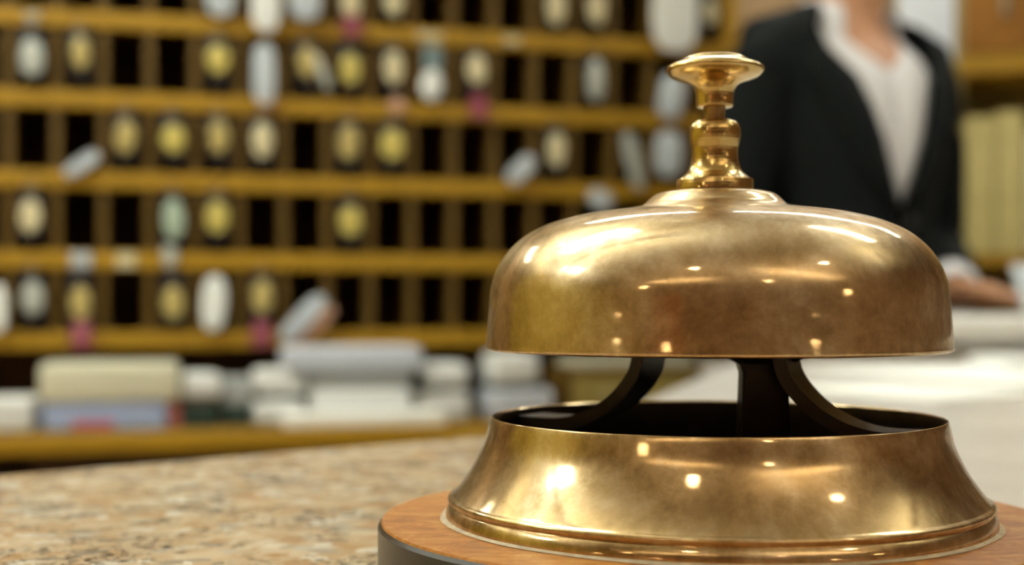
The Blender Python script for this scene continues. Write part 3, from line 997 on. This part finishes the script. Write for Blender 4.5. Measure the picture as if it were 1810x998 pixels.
ARM_R = [(-.168, .012, 1.365), (-.205, .030, 1.23), (-.226, .040, 1.09), (-.238, .040, .96), (-.240, .025, .85)]
ARM_L = [(.168, .012, 1.365), (.212, .030, 1.22), (.232, .040, 1.075), (.140, -.080, 1.015), (.045, -.185, .988)]

def hand(bm, wrist, fwd, side, palm_n, curl):
    """Palm with five bent fingers; side points to the thumb."""
    fwd, side, palm_n = fwd.normalized(), side.normalized(), palm_n.normalized()
    w = Vector(wrist)
    path = [w - fwd * 0.02, w + fwd * 0.015, w + fwd * 0.045, w + fwd * 0.082]
    rings = []
    for p, hw, ht in zip(path, (.021, .026, .038, .040), (.017, .016, .015, .011)):
        rings.append([p + side * (hw * math.cos(a)) + palm_n * (ht * math.sin(a)) for a in [2 * PI * k / 14 for k in range(14)]])
    loft(bm, rings)
    for k, (s, L) in enumerate(((.028, .070), (.010, .078), (-.010, .072), (-.028, .056))):
        p = w + fwd * 0.072 + side * s
        pts, d = [p], fwd + side * (s * 2.0)
        d.normalize()
        for seg_i, fr in enumerate((0.3, 0.42, 0.30, 0.26)):
            pts.append(pts[-1] + d * (L * fr))
            d = (d + palm_n * curl * (0.6 + 0.2 * seg_i)).normalized()
        tube(bm, pts, [.0092, .0090, .0082, .0076, .0050], 10)
    p = w + fwd * 0.022 + side * 0.020
    d = (side * 0.8 + fwd * 0.8).normalized()
    pts = [p]
    for fr in (.030, .028, .022):
        pts.append(pts[-1] + d * fr)
        d = (d + fwd * 0.35 + palm_n * curl * 0.5).normalized()
    tube(bm, pts, [.0130, .0110, .0095, .0060], 10)

bm = bmesh.new()
def trunk_ring(cx, cy, z, a, b_, seg=28, p=2.3):
    out = []
    for k in range(seg):
        t = 2 * PI * k / seg
        c, s_ = math.cos(t), math.sin(t)
        out.append(Vector((cx + a * math.copysign(abs(c) ** (2 / p), c), cy + b_ * math.copysign(abs(s_) ** (2 / p), s_), z)))
    return out
TR = [(0, .0, .84, .150, .105), (0, 0, .93, .165, .112), (0, .0, 1.03, .138, .098), (0, .005, 1.12, .132, .094), (0, .005, 1.22, .148, .104), (0, .010, 1.31, .160, .104), (0, .015, 1.37, .150, .085), (0, .018, 1.41, .100, .065), (0, .016, 1.44, .062, .058), (0, .008, 1.48, .054, .056), (0, -.004, 1.53, .052, .056), (0, -.008, 1.56, .048, .052)]
loft(bm, [trunk_ring(*t) for t in TR])
# head: profile of ellipses, chin to crown
HD = [(0, -.050, 1.505, .020, .020), (0, -.045, 1.520, .042, .045), (0, -.030, 1.545, .057, .070), (0, -.022, 1.575, .066, .084), (0, -.016, 1.61, .072, .092), (0, -.012, 1.645, .075, .096), (0, -.010, 1.68, .074, .095), (0, -.006, 1.71, .065, .084), (0, -.004, 1.732, .045, .060), (0, -.002, 1.742, .016, .022)]
loft(bm, [trunk_ring(*t, p=2.1) for t in HD])
tube(bm, [(0, -.104, 1.640), (0, -.114, 1.615), (0, -.126, 1.592), (0, -.112, 1.584)], [.007, .009, .012, .008], 10)       # nose
for s in (-1, 1):
    ellipsoid(bm, (s * .078, .005, 1.612), (.010, .018, .031), 12, 8)                                                    # ear
    ellipsoid(bm, (s * .026, -.098, 1.650), (.018, .010, .006), 12, 8)                                                   # brow
    hip = [(s * .085, 0, .90), (s * .095, -.005, .72), (s * .098, -.012, .50), (s * .100, .010, .32), (s * .100, .022, .09)]
    tube(bm, hip, [.092, .080, .056, .054, .037], 18)
    tube(bm, [(s * .100, .045, .045), (s * .102, -.02, .040), (s * .106, -.10, .032), (s * .108, -.16, .024)], [.036, .040, .040, .022], 14, flat=0.75)
for A in (ARM_R, ARM_L):
    tube(bm, spline(A, 4), [.046, .047, .050, .048, .046, .045, .044, .042, .041, .041, .040, .038, .036, .033, .030, .027, .024][:len(spline(A, 4))], 16)
    s = -1 if A is ARM_R else 1
    tube(bm, [(s * .10, .016, 1.365), A[0]], [.048, .046], 16)
hand(bm, ARM_R[-1], Vector((0, -.25, -1)), Vector((0, -1, .2)), Vector((1, 0, 0)), 0.35)
fw = (Vector(ARM_L[-1]) - Vector(ARM_L[-2])).normalized()
hand(bm, ARM_L[-1], Vector((-.22, -.9, -.02)), Vector((-1, .2, .35)), Vector((-.15, -.2, -1)), 0.14)
body = finish('body', bm, M['skin'], person)
rm = body.modifiers.new('remesh', 'REMESH')
rm.mode = 'VOXEL'
rm.voxel_size = 0.0045
rm.use_smooth_shade = True
sm = body.modifiers.new('smooth', 'SMOOTH')
sm.factor = 0.5
sm.iterations = 4

for s in (-1, 1):
    bm = bmesh.new()
    ellipsoid(bm, (s * .030, -.0955, 1.630), (.0125, .0105, .0105), 14, 10)
    e = finish('eye', bm, M['eye'], person)
    bm = bmesh.new()
    ellipsoid(bm, (s * .030, -.1050, 1.630), (.0052, .0018, .0052), 12, 8)
    finish('iris', bm, M['iris'], e)
bm = bmesh.new()
tube(bm, [(-.024, -.101, 1.556), (-.010, -.110, 1.561), (0, -.112, 1.559), (.010, -.110, 1.561), (.024, -.101, 1.556)], [.002, .005, .005, .005, .002], 8)
tube(bm, [(-.020, -.101, 1.553), (0, -.111, 1.549), (.020, -.101, 1.553)], [.002, .006, .002], 8)
finish('lips', bm, M['lip'], person)
# hair: a cap over skull and nape
bm = bmesh.new()
rings = []
for z, cy, a, b_, fr in ((1.52, .030, .058, .050, .62), (1.56, .016, .071, .070, .62), (1.60, .004, .082, .090, .62), (1.64, -.006, .085, .100, .66), (1.675, -.008, .085, .106, .84), (1.70, -.008, .079, .104, 1.0), (1.73, -.005, .062, .082, 1.0), (1.752, -.002, .026, .036, 1.0)):
    ring = []
    for k in range(25):
        t = PI / 2 + (k / 24 - 0.5) * 2 * PI * fr * 0.999
        ring.append(Vector((a * math.cos(t), cy + b_ * math.sin(t), z)))
    rings.append(ring)
loft(bm, rings, cap=False, close=False)
hr = finish('hair', bm, M['hair'], person)
so = hr.modifiers.new('solid', 'SOLIDIFY')
so.thickness = 0.012
so.offset = -1

# clothing shells with an open front
def shell(rings, grow, opening, name, mat, thick):
    """rings as the trunk; opening(z) = half angle left open at the front (-y)."""
    bm = bmesh.new()
    R = []
    pts = spline([(a, b_, z) for (_, _, z, a, b_) in rings], 4)
    cys = spline([(cy, 0, z) for (_, cy, z, _, _) in rings], 4)
    for q, cq in zip(pts, cys):
        g = opening(q.z)
        ring = []
        n_ = 40
        for k in range(n_ + 1):
            t = -PI / 2 + g + (2 * PI - 2 * g) * k / n_
            c, s_ = math.cos(t), math.sin(t)
            pw = 2 / 2.3
            ring.append(Vector(((q.x + grow) * math.copysign(abs(c) ** pw, c), cq.x + (q.y + grow) * math.copysign(abs(s_) ** pw, s_), q.z)))
        R.append(ring)
    loft(bm, R, cap=False, close=False)
    return bm

def jopen(z):
    if z < 1.108:
        return 0.004
    return 0.004 + min(1.25, (z - 1.108) * 1.85 + max(0, z - 1.34) * 4.0)
def sopen(z):
    return 0.004 if z < 1.35 else 0.004 + min(1.0, (z - 1.35) * 9.5)
JT = [(0, .0, .80, .176, .128), (0, 0, .93, .172, .120), (0, .0, 1.03, .146, .106), (0, .005, 1.12, .140, .104), (0, .005, 1.22, .158, .116), (0, .010, 1.31, .170, .114), (0, .015, 1.365, .186, .096), (0, .018, 1.410, .140, .084), (0, .020, 1.440, .092, .074), (0, .022, 1.465, .076, .068)]
bm = shell(JT, 0.012, jopen, 'jacket', M['jacket'], 0.004)
# sleeves and lapels join the same garment
def sleeve(bm, A, cut):
    pts = spline(A, 5)[:cut]
    n_ = len(pts)
    tube(bm, [Vector((A[0][0] * 0.72, A[0][1], A[0][2] + 0.004))] + pts, [.082] + [.070 - .020 * i / (n_ - 1) for i in range(n_)], 20)
sleeve(bm, ARM_R, 19)
sleeve(bm, ARM_L, 18)
for s in (-1, 1):
    lap = []
    for z in (1.112, 1.17, 1.23, 1.28, 1.33, 1.375, 1.41, 1.45):
        g = jopen(z)
        q = None
        for i in range(len(JT) - 1):
            if JT[i][2] <= z <= JT[i + 1][2]:
                f_ = (z - JT[i][2]) / (JT[i + 1][2] - JT[i][2])
                q = [JT[i][j] * (1 - f_) + JT[i + 1][j] * f_ for j in range(5)]
        ring = []
        wd = 0.50 * math.sin(min(1, (z - 1.10) / 0.27) * PI * 0.62) + 0.05
        for k, ex in ((0, .014), (1, .021), (2, .022), (3, .015)):
            t = -PI / 2 + s * (g - 0.03 + wd * k / 3)
            c, s_ = math.cos(t), math.sin(t)
            pw = 2 / 2.3
            ring.append(Vector(((q[3] + ex) * math.copysign(abs(c) ** pw, c), q[1] + (q[4] + ex) * math.copysign(abs(s_) ** pw, s_), z)))
        lap.append(ring)
    loft(bm, lap, cap=False, close=False)
jk = finish('jacket', bm, M['jacket'], person, angle=70)
so = jk.modifiers.new('solid', 'SOLIDIFY')
so.thickness = 0.004
for zz in (1.10, 1.00):
    bm = bmesh.new()
    res = bmesh.ops.create_uvsphere(bm, u_segments=14, v_segments=8, radius=1.0)
    for v in res['verts']:
        v.co = Vector((v.co.x * .010 + .012, v.co.y * .004 - .124, v.co.z * .010 + zz))
    finish('button', bm, M['leather'], jk)

ST = [(0, .0, 1.02, .138, .098), (0, .005, 1.12, .132, .096), (0, .005, 1.22, .150, .108), (0, .010, 1.31, .162, .106), (0, .015, 1.37, .152, .087), (0, .018, 1.405, .106, .070), (0, .018, 1.435, .068, .064), (0, .014, 1.452, .062, .062)]
bm = shell(ST, 0.005, sopen, 'shirt', M['shirt'], 0.002)
# turned collar: stands at the nape, points fall to the front
for s in (-1, 1):
    R = []
    for k in range(11):
        f_ = k / 10
        t = PI / 2 - s * (0.05 + f_ * 2.30)
        top = Vector((.066 * math.cos(t), .012 + .066 * math.sin(t), 1.487 - 0.030 * f_ ** 2))
        out = Vector((.080 * math.cos(t), .012 + .082 * math.sin(t), 1.472 - 0.030 * f_ ** 2))
        drop = 0.032 + 0.060 * f_ ** 2
        tip = Vector((.092 * math.cos(t - s * -0.10 * f_), .012 + (.092 + .012 * f_) * math.sin(t), 1.470 - 0.030 * f_ ** 2 - drop))
        R.append([top, out, tip])
    loft(bm, R, cap=False, close=False)
for A in (ARM_R, ARM_L):
    p = spline(A, 5)
    tube(bm, p[-4:], [.041, .040, .037, .034], 18, cap=False)
sh = finish('shirt', bm, M['shirt'], person, angle=70)
so = sh.modifiers.new('solid', 'SOLIDIFY')
so.thickness = 0.003

bm = bmesh.new()
loft(bm, [trunk_ring(0, 0, z, a, b_) for z, a, b_ in ((.80, .160, .118), (.90, .174, .122), (1.02, .146, .106), (1.04, .144, .104))])
for s in (-1, 1):
    tube(bm, [(s * .085, 0, .88), (s * .096, -.003, .72), (s * .099, -.010, .50), (s * .100, .008, .30), (s * .101, .012, .085)], [.098, .090, .074, .066, .062], 20)
tr = finish('trousers', bm, M['trouser'], person, angle=70)
for s in (-1, 1):
    bm = bmesh.new()
    tube(bm, [(s * .100, .075, .040), (s * .100, .04, .048), (s * .102, -.03, .046), (s * .106, -.11, .038), (s * .108, -.175, .028), (s * .108, -.195, .022)], [.020, .046, .048, .048, .036, .014], 18, flat=0.8)
    box(bm, s * .104, -.05, .006, .080, .24, .012, .004)
    finish('shoe', bm, M['leather'], person)

# booklet held by the hand on the ledge, and sheets lying about
def sheet(name, x, y, z, w, d, h, rz, mat, label, cat, tilt=0.0, bev=0.001):
    bm = bmesh.new()
    box(bm, 0, 0, h / 2, w, d, h, min(bev, h * 0.3))
    o = finish(name, bm, M[mat])
    o.location = (x, y, z)
    o.rotation_euler = (tilt, 0, rz)
    return tag(o, label, cat)
LT = CT + 0.050
sheet('booklet', 0.762, 1.96, LT + 0.0362, 0.080, 0.075, 0.006, 0.35, 'bluewhite', 'bluish white booklet standing tilted on the marble ledge by the hand', 'booklet', 1.15)
sheet('paper_stack', 0.93, 1.80, LT, 0.20, 0.16, 0.012, 0.1, 'paper_white', 'flat white paper stack on the marble ledge at the photo edge', 'paper')
sheet('paper_sheet', 0.44, 1.22, CT, 0.21, 0.30, 0.002, 0.3, 'white', 'white sheet on the counter seen between dome and base', 'paper')
sheet('paper_sheet', 0.62, 1.36, CT, 0.28, 0.20, 0.010, -0.15, 'paper_white', 'thicker pile of white sheets before the marble ledge', 'paper')
sheet('paper_sheet', 0.29, 0.98, CT, 0.12, 0.15, 0.002, 0.55, 'white', 'small white sheet on the counter close behind the bell', 'paper')
